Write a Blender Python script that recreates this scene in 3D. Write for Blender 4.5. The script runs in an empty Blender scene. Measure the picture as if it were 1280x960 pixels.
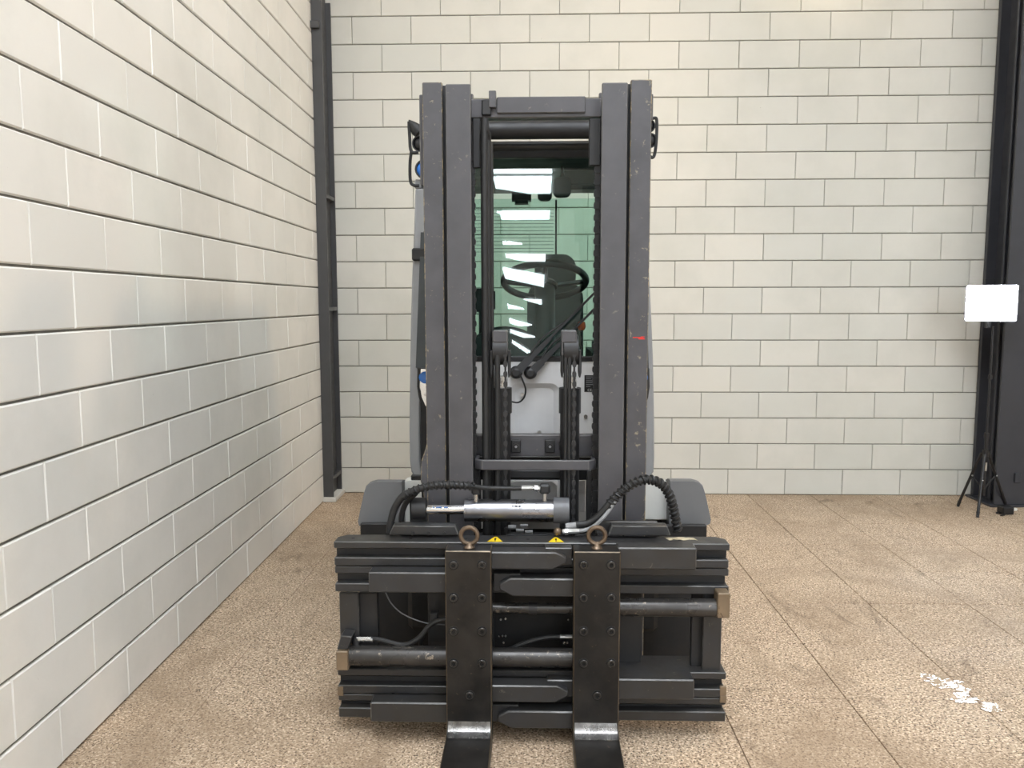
import bpy, bmesh, math, random
from mathutils import Vector, Matrix
random.seed(7)
sc = bpy.context.scene
COL = sc.collection
PI = math.pi

# ------------------------------------------------------------------ camera
FPX, PITCH, YAW, ROLL, CAMH = 992.9, 0.1022, 0.0262, -0.0017, 1.4888
cp, sp, cy, sy = math.cos(PITCH), math.sin(PITCH), math.cos(YAW), math.sin(YAW)
FWD = Vector((-sy*cp, cy*cp, -sp)); RGT = Vector((cy, sy, 0)); UPV = RGT.cross(FWD)
cr, sr = math.cos(ROLL), math.sin(ROLL)
RGT, UPV = cr*RGT + sr*UPV, -sr*RGT + cr*UPV
cam = bpy.data.cameras.new('camera'); cam.sensor_width = 36; cam.lens = FPX/1280*36
cam.clip_start = 0.05; cam.clip_end = 100
co = bpy.data.objects.new('camera', cam); COL.objects.link(co)
m3 = Matrix((RGT, UPV, -FWD)).transposed()
co.matrix_world = Matrix.Translation((0, 0, CAMH)) @ m3.to_4x4()
sc.camera = co
# ------------------------------------------------------------------ world, exposure
w = bpy.data.worlds.new('world'); sc.world = w; w.use_nodes = True
w.node_tree.nodes['Background'].inputs[0].default_value = (0.75, 0.85, 1, 1)
w.node_tree.nodes['Background'].inputs[1].default_value = 0.3
vs = sc.view_settings
vs.view_transform = 'Standard'; vs.look = 'None'; vs.exposure = -0.12; vs.gamma = 1.0; vs.use_curve_mapping = False
SKY_A, FILL_B, FILL_C, FILL_D, FILL_E, FILL_G = 28.0, 1.5, 18.0, 8.5, 15.5, 5.0   # skylight panels: strip behind the camera, then unseen ones added for light: right near, right far, outer, overhead, rear gate
LAMP_W = 44.0        # warm high-bay lamp
WALL_LAMP = 12.0       # small warm lamp high on the back wall
LAMP_C = (1, .78, .55)
LED_E = 120.0          # studio panel
LAMP_P = (2.65, 4.07, 4.05)

# ------------------------------------------------------------------ helpers
def ray(u, v): return FWD + (u-640)/FPX*RGT - (v-480)/FPX*UPV
def at(u, v, Y):
    d = ray(u, v); t = Y/d.y
    return Vector((t*d.x, Y, CAMH + t*d.z))
def aX(u, Y, v=480): return at(u, v, Y).x
def aZ(v, Y, u=667): return at(u, v, Y).z

def bm_box(bm, x0, x1, y0, y1, z0, z1):
    vs_ = [bm.verts.new(p) for p in ((x0,y0,z0),(x1,y0,z0),(x1,y1,z0),(x0,y1,z0),(x0,y0,z1),(x1,y0,z1),(x1,y1,z1),(x0,y1,z1))]
    for f in ((3,2,1,0),(4,5,6,7),(0,1,5,4),(1,2,6,5),(2,3,7,6),(3,0,4,7)): bm.faces.new([vs_[i] for i in f])
def frame_of(d):
    d = d.normalized(); a = Vector((0,0,1)) if abs(d.z) < .9 else Vector((1,0,0))
    u_ = d.cross(a).normalized(); return u_, d.cross(u_).normalized()
def bm_cyl(bm, p, q, r, n=20, r2=None, caps=True):
    p, q = Vector(p), Vector(q); u_, v_ = frame_of(q-p); r2 = r if r2 is None else r2
    a = [bm.verts.new(p + r*(math.cos(t)*u_ + math.sin(t)*v_)) for t in (2*PI*i/n for i in range(n))]
    b = [bm.verts.new(q + r2*(math.cos(t)*u_ + math.sin(t)*v_)) for t in (2*PI*i/n for i in range(n))]
    for i in range(n): bm.faces.new((a[i], a[(i+1)%n], b[(i+1)%n], b[i]))
    if caps: bm.faces.new(a[::-1]); bm.faces.new(b)
def bm_lathe(bm, c, axis, prof, n=24):
    c = Vector(c); ax = Vector(axis).normalized(); u_, v_ = frame_of(ax); rings = []
    for r, h in prof:
        if r < 1e-6: rings.append([bm.verts.new(c + ax*h)])
        else: rings.append([bm.verts.new(c + ax*h + r*(math.cos(2*PI*i/n)*u_ + math.sin(2*PI*i/n)*v_)) for i in range(n)])
    for A, B in zip(rings, rings[1:]):
        for i in range(n):
            j = (i+1) % n
            if len(A) == 1 and len(B) == 1: continue
            if len(A) == 1: bm.faces.new((A[0], B[j], B[i]))
            elif len(B) == 1: bm.faces.new((A[i], A[j], B[0]))
            else: bm.faces.new((A[i], A[j], B[j], B[i]))
def spline(pts, sub=8):
    pts = [Vector(p) for p in pts]; P = [2*pts[0]-pts[1]] + pts + [2*pts[-1]-pts[-2]]; out = []
    for i in range(1, len(P)-2):
        a, b, c, d = P[i-1:i+3]
        for k in range(sub):
            t = k/sub
            out.append(.5*((2*b) + (c-a)*t + (2*a-5*b+4*c-d)*t*t + (3*b-a-3*c+d)*t**3))
    out.append(pts[-1]); return out
def bm_tube(bm, path, r, n=10, caps=True, closed=False):
    N = len(path); rings = []; prev = None
    for i, p in enumerate(path):
        if closed: t = path[(i+1)%N] - path[i-1]
        else: t = path[min(i+1,N-1)] - path[max(i-1,0)]
        t.normalize()
        if prev is None: u_, v_ = frame_of(t)
        else:
            u_ = (prev - t*prev.dot(t)).normalized(); v_ = t.cross(u_)
        prev = u_; rr = r(i/(N-1)) if callable(r) else r
        rings.append([bm.verts.new(p + rr*(math.cos(2*PI*k/n)*u_ + math.sin(2*PI*k/n)*v_)) for k in range(n)])
    for i in range(N if closed else N-1):
        A, B = rings[i], rings[(i+1)%N]
        for k in range(n): bm.faces.new((A[k], A[(k+1)%n], B[(k+1)%n], B[k]))
    if caps and not closed: bm.faces.new(rings[0][::-1]); bm.faces.new(rings[-1])
def bm_prism(bm, poly, axis, a, b):
    """poly 2D extruded along axis 'x' (poly=(y,z)), 'y' (poly=(x,z)) or 'z' (poly=(x,y))"""
    def mk(p, t): return {'x': (t, p[0], p[1]), 'y': (p[0], t, p[1]), 'z': (p[0], p[1], t)}[axis]
    A = [bm.verts.new(mk(p, a)) for p in poly]; B = [bm.verts.new(mk(p, b)) for p in poly]; n = len(poly)
    bm.faces.new(A[::-1]); bm.faces.new(B)
    for i in range(n): bm.faces.new((A[i], A[(i+1)%n], B[(i+1)%n], B[i]))
def round_rect(x0, x1, z0, z1, r, n=5):
    out = []
    for cx, cz, a0 in ((x1-r, z1-r, 0), (x0+r, z1-r, 90), (x0+r, z0+r, 180), (x1-r, z0+r, 270)):
        for i in range(n+1):
            a = math.radians(a0 + 90*i/n); out.append((cx + r*math.cos(a), cz + r*math.sin(a)))
    return out
def bevel(bm, w_, seg=1, mi=-1):
    if not w_: return
    bmesh.ops.recalc_face_normals(bm, faces=bm.faces[:])
    ed = [e for e in bm.edges if len(e.link_faces) == 2 and e.calc_face_angle(0) > .55]
    if ed: bmesh.ops.bevel(bm, geom=ed, offset=w_, segments=seg, affect='EDGES', clamp_overlap=True, material=mi)
EDGE = {}     # worn edge material for some paints, used on the bevels

WP = {}
def obj(name, bm, mat, parent=None, label=None, kind=None, smooth=True, ang=35):
    bmesh.ops.recalc_face_normals(bm, faces=bm.faces[:])
    me = bpy.data.meshes.new(name)
    lo = Vector((1e9,)*3); hi = Vector((-1e9,)*3)
    for v in bm.verts:
        for k in range(3): lo[k] = min(lo[k], v.co[k]); hi[k] = max(hi[k], v.co[k])
    c = (lo+hi)/2
    for v in bm.verts: v.co -= c
    bm.to_mesh(me); bm.free(); me.materials.append(mat)
    if mat.name in EDGE: me.materials.append(EDGE[mat.name])
    if smooth:
        me.polygons.foreach_set('use_smooth', [True]*len(me.polygons)); me.set_sharp_from_angle(angle=math.radians(ang))
    o = bpy.data.objects.new(name, me); COL.objects.link(o); WP[o.name] = c
    if parent is not None: o.parent = parent; o.location = c - WP[parent.name]
    else: o.location = c
    if label: o['label'] = label
    if kind: o['kind'] = kind
    return o
def empty(name, loc, label, cat, group=None):
    o = bpy.data.objects.new(name, None); COL.objects.link(o); o.location = loc; WP[o.name] = Vector(loc)
    o.empty_display_size = .1; o['label'] = label; o['category'] = cat
    if group: o['group'] = group
    return o
def box(name, x0, x1, y0, y1, z0, z1, mat, parent=None, bev=.003, seg=1, **k):
    bm = bmesh.new(); bm_box(bm, min(x0,x1), max(x0,x1), min(y0,y1), max(y0,y1), min(z0,z1), max(z0,z1)); bevel(bm, bev, seg, 1 if mat.name in EDGE else -1)
    return obj(name, bm, mat, parent, **k)
def pbox(name, u0, v0, u1, v1, Y0, dY, mat, parent=None, bev=.003, **k):
    um, vm = (u0+u1)/2, (v0+v1)/2
    return box(name, aX(u0,Y0,vm), aX(u1,Y0,vm), Y0, Y0+dY, aZ(v1,Y0,um), aZ(v0,Y0,um), mat, parent, bev, **k)
def cyl(name, p, q, r, mat, parent=None, n=24, r2=None, **k):
    bm = bmesh.new(); bm_cyl(bm, p, q, r, n, r2); return obj(name, bm, mat, parent, **k)
def tube(name, pts, r, mat, parent=None, n=10, sub=8, closed=False, **k):
    bm = bmesh.new(); bm_tube(bm, spline(pts, sub) if sub else [Vector(p) for p in pts], r, n, closed=closed); return obj(name, bm, mat, parent, **k)
def prism(name, poly, axis, a, b, mat, parent=None, bev=.002, **k):
    bm = bmesh.new(); bm_prism(bm, poly, axis, a, b); bevel(bm, bev, 1, 1 if mat.name in EDGE else -1); return obj(name, bm, mat, parent, **k)

# ------------------------------------------------------------------ materials
def srgb(r, g, b): return tuple(((c/255/12.92) if c/255 <= .04045 else ((c/255+.055)/1.055)**2.4) for c in (r, g, b)) + (1,)
class NT:
    def __init__(s, name):
        s.m = bpy.data.materials.new(name); s.m.use_nodes = True; s.t = s.m.node_tree; s.b = s.t.nodes['Principled BSDF']; s.pos = s.t.nodes.new('ShaderNodeNewGeometry').outputs['Position']
    def n(s, typ, **kw):
        nd = s.t.nodes.new(typ)
        for k, v in kw.items(): setattr(nd, k, v)
        return nd
    def l(s, a, b): s.t.links.new(a, b)
    def noise(s, scale, detail=4, rough=.55, stretch=None, dist=0):
        nd = s.n('ShaderNodeTexNoise'); nd.inputs['Scale'].default_value = scale; nd.inputs['Detail'].default_value = detail
        nd.inputs['Roughness'].default_value = rough; nd.inputs['Distortion'].default_value = dist
        if stretch:
            mp = s.n('ShaderNodeMapping'); mp.inputs['Scale'].default_value = stretch; s.l(s.pos, mp.inputs[0]); s.l(mp.outputs[0], nd.inputs['Vector'])
        else: s.l(s.pos, nd.inputs['Vector'])
        return nd.outputs['Fac']
    def vor(s, scale, feature='F1', out='Distance'):
        nd = s.n('ShaderNodeTexVoronoi', feature=feature); nd.inputs['Scale'].default_value = scale; s.l(s.pos, nd.inputs['Vector']); return nd.outputs[out]
    def ramp(s, fac, a, b, c0=(0,0,0,1), c1=(1,1,1,1)):
        if a > b: a, b, c0, c1 = b, a, c1, c0
        r = s.n('ShaderNodeValToRGB'); r.color_ramp.elements[0].position = a; r.color_ramp.elements[1].position = b
        r.color_ramp.elements[0].color = c0; r.color_ramp.elements[1].color = c1; s.l(fac, r.inputs[0]); return r.outputs[0]
    def mix(s, fac, a, b, mode='MIX'):
        x = s.n('ShaderNodeMix', data_type='RGBA', blend_type=mode)
        for sock, val in ((x.inputs[0], fac), (x.inputs[6], a), (x.inputs[7], b)):
            if hasattr(val, 'is_output') or isinstance(val, bpy.types.NodeSocket): s.l(val, sock)
            else: sock.default_value = val
        return x.outputs[2]
    def col(s, c):
        if isinstance(c, bpy.types.NodeSocket): s.l(c, s.b.inputs['Base Color'])
        else: s.b.inputs['Base Color'].default_value = c
    def rough(s, c):
        if isinstance(c, bpy.types.NodeSocket): s.l(c, s.b.inputs['Roughness'])
        else: s.b.inputs['Roughness'].default_value = c
    def bump(s, h, strength=.3, dist=.002):
        bn = s.n('ShaderNodeBump'); bn.inputs['Strength'].default_value = strength; bn.inputs['Distance'].default_value = dist
        s.l(h, bn.inputs['Height']); s.l(bn.outputs[0], s.b.inputs['Normal'])
def g4(v): return (v, v, v, 1)
def paint(name, c, var=.25, rough=.45, metal=0., scale=9, wear=None, wear_t=.68, bump=.15, grime=None):
    t = NT(name); dark = tuple(x*(1-var) for x in c[:3])+(1,); lite = tuple(min(1, x*(1+var)) for x in c[:3])+(1,)
    k = t.ramp(t.noise(scale), .3, .7, dark, lite)
    if grime: k = t.mix(t.ramp(t.noise(5, 6, .65), .45, .62), k, grime)
    if wear: k = t.mix(t.ramp(t.noise(38, 7, .72, dist=.4), wear_t, wear_t+.05), k, wear)
    t.col(k); t.rough(t.ramp(t.noise(14), .25, .75, g4(max(.05, rough-.1)), g4(min(1, rough+.12))))
    t.b.inputs['Metallic'].default_value = metal
    if bump: t.bump(t.noise(120, 3), bump, .001)
    return t.m

def wall_mat(name, c0, c1, dirt, scuff):
    t = NT(name); oi = t.n('ShaderNodeObjectInfo').outputs['Random']
    k = t.ramp(oi, 0, 1, c0, c1)
    k = t.mix(t.ramp(t.noise(2.2, 5, .6), .45, .8), k, dirt)
    k = t.mix(t.ramp(t.noise(30, 6, .7, dist=.6), .71, .745), k, scuff)
    t.col(k); t.rough(.55); t.bump(t.noise(60, 5, .6), .22, .003); return t.m
def joint_mat():
    t = NT('block_joint'); t.col(t.ramp(t.noise(20), .3, .7, srgb(100, 98, 92), srgb(128, 126, 118))); t.rough(.8); return t.m
def floor_mat(joint=False):
    t = NT('exposed_aggregate')
    base = t.ramp(t.noise(1.7, 6, .6), .3, .72, srgb(170, 147, 123), srgb(189, 167, 141))
    k = t.mix(t.ramp(t.noise(105, 2, .5), .52, .60), base, srgb(226, 206, 180))
    k = t.mix(t.ramp(t.noise(125, 2, .5, stretch=(1, 1, 1.7)), .45, .37), k, srgb(112, 90, 70))
    k = t.mix(t.ramp(t.vor(80), .28, .20), k, srgb(70, 56, 44))
    k = t.mix(t.ramp(t.noise(1.3, 7, .65, dist=.8), .46, .66, g4(0), g4(.7)), k, srgb(146, 124, 100))
    k = t.mix(t.ramp(t.noise(4.5, 9, .72, stretch=(1, .4, 1), dist=1.2), .57, .68, g4(0), g4(.65)), k, srgb(108, 90, 72))
    k = t.mix(t.ramp(t.noise(9, 8, .75, stretch=(.5, 1, 1), dist=2.0), .64, .68, g4(0), g4(.75)), k, srgb(84, 68, 54))
    if joint: k = srgb(112, 94, 76)
    t.col(k); t.rough(t.ramp(t.noise(2, 4), .3, .7, g4(.58), g4(.82))); t.bump(t.noise(150, 4, .6), .35, .002); return t.m

M_WALL = wall_mat('painted_block', srgb(203, 202, 193), srgb(211, 208, 198), srgb(197, 196, 186), srgb(166, 163, 152))
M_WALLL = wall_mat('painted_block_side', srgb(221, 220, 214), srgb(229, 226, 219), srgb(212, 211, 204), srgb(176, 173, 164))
M_JOINT, M_FLOOR, M_FJOINT = joint_mat(), floor_mat(), floor_mat(True)
M_MAST = paint('mast_paint', srgb(74, 73, 76), .12, .42, wear=srgb(112, 108, 100), wear_t=.63)
M_MASTO = paint('mast_paint_worn', srgb(72, 71, 74), .16, .45, wear=srgb(132, 124, 106), wear_t=.615)
M_CARR = paint('carriage_paint', srgb(45, 45, 46), .18, .42, wear=srgb(92, 88, 78), wear_t=.64, grime=srgb(44, 42, 39))
M_FORK = paint('worn_fork_steel', srgb(41, 38, 35), .3, .38, .3, wear=srgb(92, 78, 62), wear_t=.64, grime=srgb(20, 19, 18), scale=7)
M_HEEL = paint('heel_highlight_steel', srgb(170, 168, 165), .35, .25, 1.0, scale=30)
M_BOLT = paint('bolt_steel', srgb(66, 64, 61), .2, .3, .6)
M_BLACK = paint('black_metal', srgb(34, 34, 35), .2, .5)
M_DEEP = paint('black_oily_shade', srgb(11, 11, 12), .2, .6)  # greasy black, also used as painted shade in recesses and openings
M_RUB = paint('black_rubber', srgb(30, 30, 30), .15, .55)
M_TYRE = paint('tyre_rubber', srgb(38, 36, 34), .2, .8)
M_TAN = paint('bare_steel_end', srgb(122, 106, 86), .25, .4, .4, wear=srgb(80, 64, 48), wear_t=.6)
M_CHROME = paint('chrome', srgb(225, 225, 225), .04, .12, 1.0, bump=0)
M_STEEL = paint('zinc_steel', srgb(190, 190, 188), .12, .28, 1.0, bump=0)
M_SILVER = paint('silver_cylinder', srgb(148, 148, 152), .10, .30, 1.0)
M_HEAD = paint('cylinder_head_paint', srgb(92, 93, 96), .12, .4)
M_CYL = paint('dirty_cylinder', srgb(64, 62, 60), .3, .30, .5, wear=srgb(140, 130, 116), wear_t=.60)
M_RING = paint('rusty_ring', srgb(112, 96, 80), .3, .4, .7, wear=srgb(70, 50, 36), wear_t=.6)
M_GREY = paint('light_grey_body', srgb(206, 206, 206), .06, .4, wear=srgb(130, 128, 124), wear_t=.74)
M_PILL = paint('silver_grey_body', srgb(140, 141, 142), .06, .4)
M_WHITE = paint('white_body', srgb(214, 214, 208), .04, .4)
M_FEND = paint('fender_plastic', srgb(104, 105, 106), .05, .5)
M_CAB = paint('cab_interior', srgb(50, 54, 54), .15, .6)
M_SEAT = paint('seat_vinyl', srgb(62, 66, 66), .12, .5)
M_COLM = paint('column_paint', srgb(66, 66, 67), .08, .4)
M_COLR = paint('column_paint_dark', srgb(52, 53, 58), .08, .4)
M_PLAST = paint('black_plastic', srgb(22, 22, 24), .1, .4)
M_YEL = paint('yellow_sticker', srgb(240, 205, 30), .06, .5, bump=0)
M_TANP = paint('tan_plate', srgb(208, 176, 120), .06, .5)
M_LABEL = paint('torn_label', srgb(176, 166, 140), .15, .7, wear=srgb(90, 80, 66), wear_t=.56)
M_RED = paint('red_paint', srgb(205, 40, 30), .1, .5, bump=0)
M_ORNG = paint('orange_knob', srgb(214, 90, 50), .05, .4, bump=0)
M_BLUE = paint('blue_lens', srgb(60, 120, 200), .1, .08, bump=0)
M_CONC = paint('plinth_white', srgb(205, 203, 196), .06, .7)
M_CEIL = paint('ceiling_sheet', srgb(208, 208, 206), .05, .6)
M_PLAIN = paint('plain_wall', srgb(222, 222, 218), .04, .6)
M_PRINT = paint('print_white', srgb(205, 205, 200), .02, .6, bump=0)
EDGE['carriage_paint'] = paint('carriage_worn_edge', srgb(74, 73, 71), .35, .35, .2, scale=40)
EDGE['worn_fork_steel'] = paint('fork_worn_edge', srgb(92, 81, 66), .4, .35, .5, scale=25)
EDGE['mast_paint_worn'] = paint('mast_worn_edge', srgb(104, 100, 92), .3, .4, .1, scale=30, wear=srgb(158, 142, 112), wear_t=.52)
EDGE['mast_paint'] = paint('mast_edge', srgb(96, 95, 95), .15, .4, scale=30)
def emis(name, c, e):
    t = NT(name); t.b.inputs['Base Color'].default_value = (0, 0, 0, 1); t.b.inputs['Emission Color'].default_value = c; t.b.inputs['Emission Strength'].default_value = e; return t.m
M_SKY_FILLS = [emis('skylight_fill_sheet', (0.885, 0.935, 1.0, 1), e) for e in (SKY_A, FILL_B, FILL_C, FILL_D, FILL_E, FILL_G)]
M_TUBE = emis('lamp_tube', (1, .97, .92, 1), 40)
M_LED = emis('led_panel', (0.90, 0.94, 1.0, 1), LED_E)
M_WARM = emis('lamp_glass', (1, .78, .5, 1), 12)
def glass(name, tint):
    m = bpy.data.materials.new(name); m.use_nodes = True; t = m.node_tree; t.nodes.clear()
    o = t.nodes.new('ShaderNodeOutputMaterial'); mx = t.nodes.new('ShaderNodeMixShader'); tr = t.nodes.new('ShaderNodeBsdfTransparent'); gl = t.nodes.new('ShaderNodeBsdfGlossy'); fr = t.nodes.new('ShaderNodeFresnel')
    fr.inputs['IOR'].default_value = 1.5; tr.inputs[0].default_value = tint; gl.inputs['Roughness'].default_value = .01
    t.links.new(fr.outputs[0], mx.inputs[0]); t.links.new(tr.outputs[0], mx.inputs[1]); t.links.new(gl.outputs[0], mx.inputs[2]); t.links.new(mx.outputs[0], o.inputs[0]); return m
M_GLASS = glass('green_cab_glass', (.81, .915, .885, 1))
def wet():
    t = NT('wet_film'); t.col(t.ramp(t.noise(120, 3), .35, .7, srgb(150, 130, 108), srgb(196, 178, 152))); t.rough(.04); t.b.inputs['Specular IOR Level'].default_value = .5
    t.bump(t.noise(22, 3, .6, stretch=(1, .8, 1)), .55, .010); return t.m
M_WET = wet()

# ------------------------------------------------------------------ the setting
BACKY, LW0, LWS = 6.102, -1.4877, -0.0146
CEIL = 6.0
def lwx(y): return LW0 + LWS*y
BW, BH = .44, .20
def block_mesh(wd, ht=BH, gv=.0015, gh=.003, ch=.004, dep=.03, mat=None):
    """front face towards -Y, face plane at y=0; back open"""
    bm = bmesh.new(); x, z = wd/2-gv, ht/2-gh
    def ring(i, y, c): return [bm.verts.new(p) for p in ((-x+i,y,-z+c),(x-i,y,-z+c),(x-i,y,z-c),(-x+i,y,z-c))]
    F = ring(ch*.6, 0, ch); S = ring(0, ch, 0); B = ring(0, dep, 0)
    bm.faces.new(F)
    for A, C in ((F, S), (S, B)):
        for k in range(4): bm.faces.new((A[k], C[k], C[(k+1)%4], A[(k+1)%4]))
    bmesh.ops.recalc_face_normals(bm, faces=bm.faces[:])
    bm.faces.ensure_lookup_table()
    if bm.faces[0].normal.y > 0: bmesh.ops.reverse_faces(bm, faces=bm.faces[:])
    me = bpy.data.meshes.new('block'); bm.to_mesh(me); bm.free(); me.materials.append(mat); return me
_bm = {}
def bmesh_for(wd, mt):
    k = (round(wd, 3), mt.name)
    if k not in _bm: _bm[k] = block_mesh(k[0], mat=mt, gh=.0042 if mt is M_WALLL else .003, ch=.005 if mt is M_WALLL else .004)
    return _bm[k]
def lay(wall, O, T, N, rows, span, off, singles, mt):
    """O origin on face plane, T unit along wall, N outward normal; span (s0,s1); singles (s0,s1,rows) as own objects, rest joined"""
    rest = bmesh.new(); mat = Matrix((T, -N, Vector((0,0,1)))).transposed().to_4x4()
    for r in range(rows):
        s = off + (BW/2 if r % 2 else 0)
        s -= math.ceil((s-span[0])/BW)*BW
        while s < span[1]-1e-4:
            a, b = max(s, span[0]), min(s+BW, span[1]); s += BW
            if b-a < .03: continue
            c = O + T*((a+b)/2) + Vector((0,0,r*BH+BH/2)) + N*random.uniform(-.0008, .0008)
            mw = Matrix.Translation(c) @ mat @ Matrix.Rotation(random.uniform(-.0015,.0015), 4, 'Z') @ Matrix.Rotation(random.uniform(-.002,.002), 4, 'X')
            me = bmesh_for(b-a, mt)
            if singles[0] <= (a+b)/2 <= singles[1] and r < singles[2]:
                o = bpy.data.objects.new('block', me); COL.objects.link(o); o.parent = wall
                o.matrix_local = Matrix.Translation(-WP[wall.name]) @ mw
            else:
                n0 = len(rest.verts); rest.from_mesh(me); rest.verts.ensure_lookup_table()
                for v in rest.verts[n0:]: v.co = mw @ v.co
    if len(rest.verts): obj('block_courses', rest, mt, wall, kind='stuff', smooth=False)
    else: rest.free()
def structure(o, label, cat): o['kind'] = 'structure'; o['label'] = label; o['category'] = cat; return o
REAR = -14.0; RX = 9.0
wb = structure(box('wall_back', -1.75, RX, BACKY+.010, BACKY+.25, 0, CEIL, M_JOINT, bev=0), 'off-white painted block wall behind the forklift', 'wall')
lay(wb, Vector((0, BACKY, 0)), Vector((1,0,0)), Vector((0,-1,0)), 30, (-1.577, RX), 1.075, (-2, 3.9, 20), M_WALL)
T = Vector((LWS, 1, 0)).normalized(); Nn = Vector((T.y, -T.x, 0))
bm = bmesh.new()
p0, p1 = Vector((lwx(REAR), REAR, 0)) - Nn*.010, Vector((lwx(BACKY+.01), BACKY+.01, 0)) - Nn*.010
bm_prism(bm, [(p0.x,p0.y),(p1.x,p1.y),(p1.x-.24,p1.y),(p0.x-.24,p0.y)], 'z', 0, CEIL)
wl = structure(obj('wall_left', bm, M_JOINT, smooth=False), 'off-white painted block wall along the left side with a soft shadow', 'wall')
lay(wl, Vector((LW0, 0, 0)), T, Nn, 30, (REAR, BACKY), 2.40, (1.0, 6.2, 20), M_WALLL)
structure(box('wall_right', RX, RX+.2, REAR, BACKY, 0, CEIL, M_PLAIN, bev=0), 'plain pale wall on the far right of the hall', 'wall')
structure(box('wall_rear', -1.9, RX, REAR-.2, REAR, 0, CEIL, M_PLAIN, bev=0), 'plain pale wall at the rear of the hall', 'wall')
structure(box('ceiling', -1.9, RX+.2, REAR-.2, BACKY+.25, CEIL+.02, CEIL+.2, M_CEIL, bev=0), 'grey sheet ceiling of the hall', 'ceiling')
fl = structure(box('floor', -1.9, RX+.2, REAR-.2, BACKY+.25, -.2, -.007, M_FJOINT, bev=0), 'tan speckled concrete floor laid in square slabs', 'floor')
TS = .483
tb = bmesh.new(); bm_box(tb, -TS/2+.0016, TS/2-.0016, -TS/2+.0016, TS/2-.0016, -.03, 0)
top = [e for e in tb.edges if all(abs(v.co.z) < 1e-6 for v in e.verts)]
bmesh.ops.bevel(tb, geom=top, offset=.002, segments=1, affect='EDGES')
tme = bpy.data.meshes.new('floor_slab'); tb.to_mesh(tme); tb.free(); tme.materials.append(M_FLOOR)
tme2 = tme.copy()
for v in tme2.vertices: v.co.x *= (TS/2-.0002)/(TS/2-.0016)
rest = bmesh.new()
for i in range(-6, 17):
    for j in range(-35, 9):
        x, y = 1.185 + TS*(i+.5), 2.41 + TS*(j+.5)
        if x+TS/2 < -1.75 or y-TS/2 > BACKY+.05 or x-TS/2 > RX or y+TS/2 < REAR: continue
        z = random.uniform(-.0012, 0)
        if y > 1.0 and x < 4.8:
            o = bpy.data.objects.new('floor_slab', tme2 if x < -.4 else tme); COL.objects.link(o); o.parent = fl; o.location = Vector((x, y, z)) - WP['floor']
        else:
            n0 = len(rest.verts); rest.from_mesh(tme); rest.verts.ensure_lookup_table()
            for v in rest.verts[n0:]: v.co += Vector((x, y, z))
obj('floor_slabs', rest, M_FLOOR, fl, kind='stuff', smooth=False)

# skylights: mirrored strip inferred, all other ceiling sheets unseen and added for light
nw = 0
def skylight(poly, k=0):
    global nw; nw += 1
    o = prism('window_%d' % nw, poly, 'z', CEIL-.01, CEIL+.015, M_SKY_FILLS[k], bev=0, smooth=False)
    o['kind'] = 'structure'
# strip of daylight panels between slanting roof beams, seen mirrored in the windscreen
for poly in ([(-.51,-2.28),(-.06,-2.25),(.24,-2.41),(.25,-2.73),(-.53,-2.72)], [(-.52,-2.82),(.25,-2.82),(.24,-3.31),(-.50,-3.07)],
             [(-.51,-3.41),(.24,-3.67),(.24,-3.90),(-.51,-3.91)], [(-.50,-4.58),(-.32,-4.59),(-.16,-4.66),(-.50,-4.66)],
             [(-.43,-5.00),(.20,-5.01),(.20,-5.23),(-.14,-5.22),(-.43,-5.08)], [(-.50,-5.45),(.19,-5.75),(.19,-6.18),(-.46,-5.84)],
             [(-.16,-6.71),(.16,-6.75),(.16,-6.93)], [(-.46,-6.92),(-.16,-7.14),(-.45,-7.10)], [(-.45,-7.59),(-.01,-7.91),(-.25,-7.95),(-.44,-7.79)],
             [(-.44,-8.15),(.05,-8.53),(-.17,-8.55),(-.44,-8.28)], [(-.42,-8.71),(-.05,-9.35),(-.12,-9.45),(-.42,-8.84)]):
    skylight(poly)
for x0 in (2.9, 6.2):  # unseen panel rows added to carry the main light
    for y0 in (3.0, 0.0, -3.0, -6.0, -9.0):
        skylight([(x0, y0), (x0+1.1, y0), (x0+1.1, y0-2.2), (x0, y0-2.2)], 3 if x0 > 5 else 1 if y0 > -1 else 2)

for y0 in (1.6, -.1):  # unseen overhead panels, added to brighten floor, mast and walls
    skylight([(-.9, y0), (1.5, y0), (1.5, y0-1.5), (-.9, y0-1.5)], 4)

for i in range(4):  # unseen glowing gate panes, added as even fill from the front
    nw += 1
    box('window_%d' % nw, 1.9+1.3*i, 3.1+1.3*i, REAR+.002, REAR+.03, .4, 4.4, M_SKY_FILLS[5], bev=0, kind='structure')

# wet patch on the floor
def blob(cx, cy, rx, ry, seed, n=26, jag=.3):
    rnd = random.Random(seed); pts = []
    for i in range(n):
        a = 2*PI*i/n; k = 1 + rnd.uniform(-jag, jag); pts.append((cx + rx*k*math.cos(a), cy + ry*k*math.sin(a)))
    return pts
bm = bmesh.new(); rw_ = random.Random(11)
for i in range(24):
    tt = rw_.uniform(-1, 1); x = 1.625 + .02*tt + rw_.uniform(-.06, .06); y = 2.955 - .12*tt + rw_.uniform(-.03, .03); q = rw_.uniform(.012, .030)
    bm_prism(bm, blob(x, y, q*1.3, q*.8, 40+i, 9, .45), 'z', .0004, .0012 + i*.00002)
pd = obj('wet_patch', bm, M_WET)
pd['label'] = 'small wet patch glinting white on the slab joint at right'; pd['category'] = 'puddle'

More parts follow.
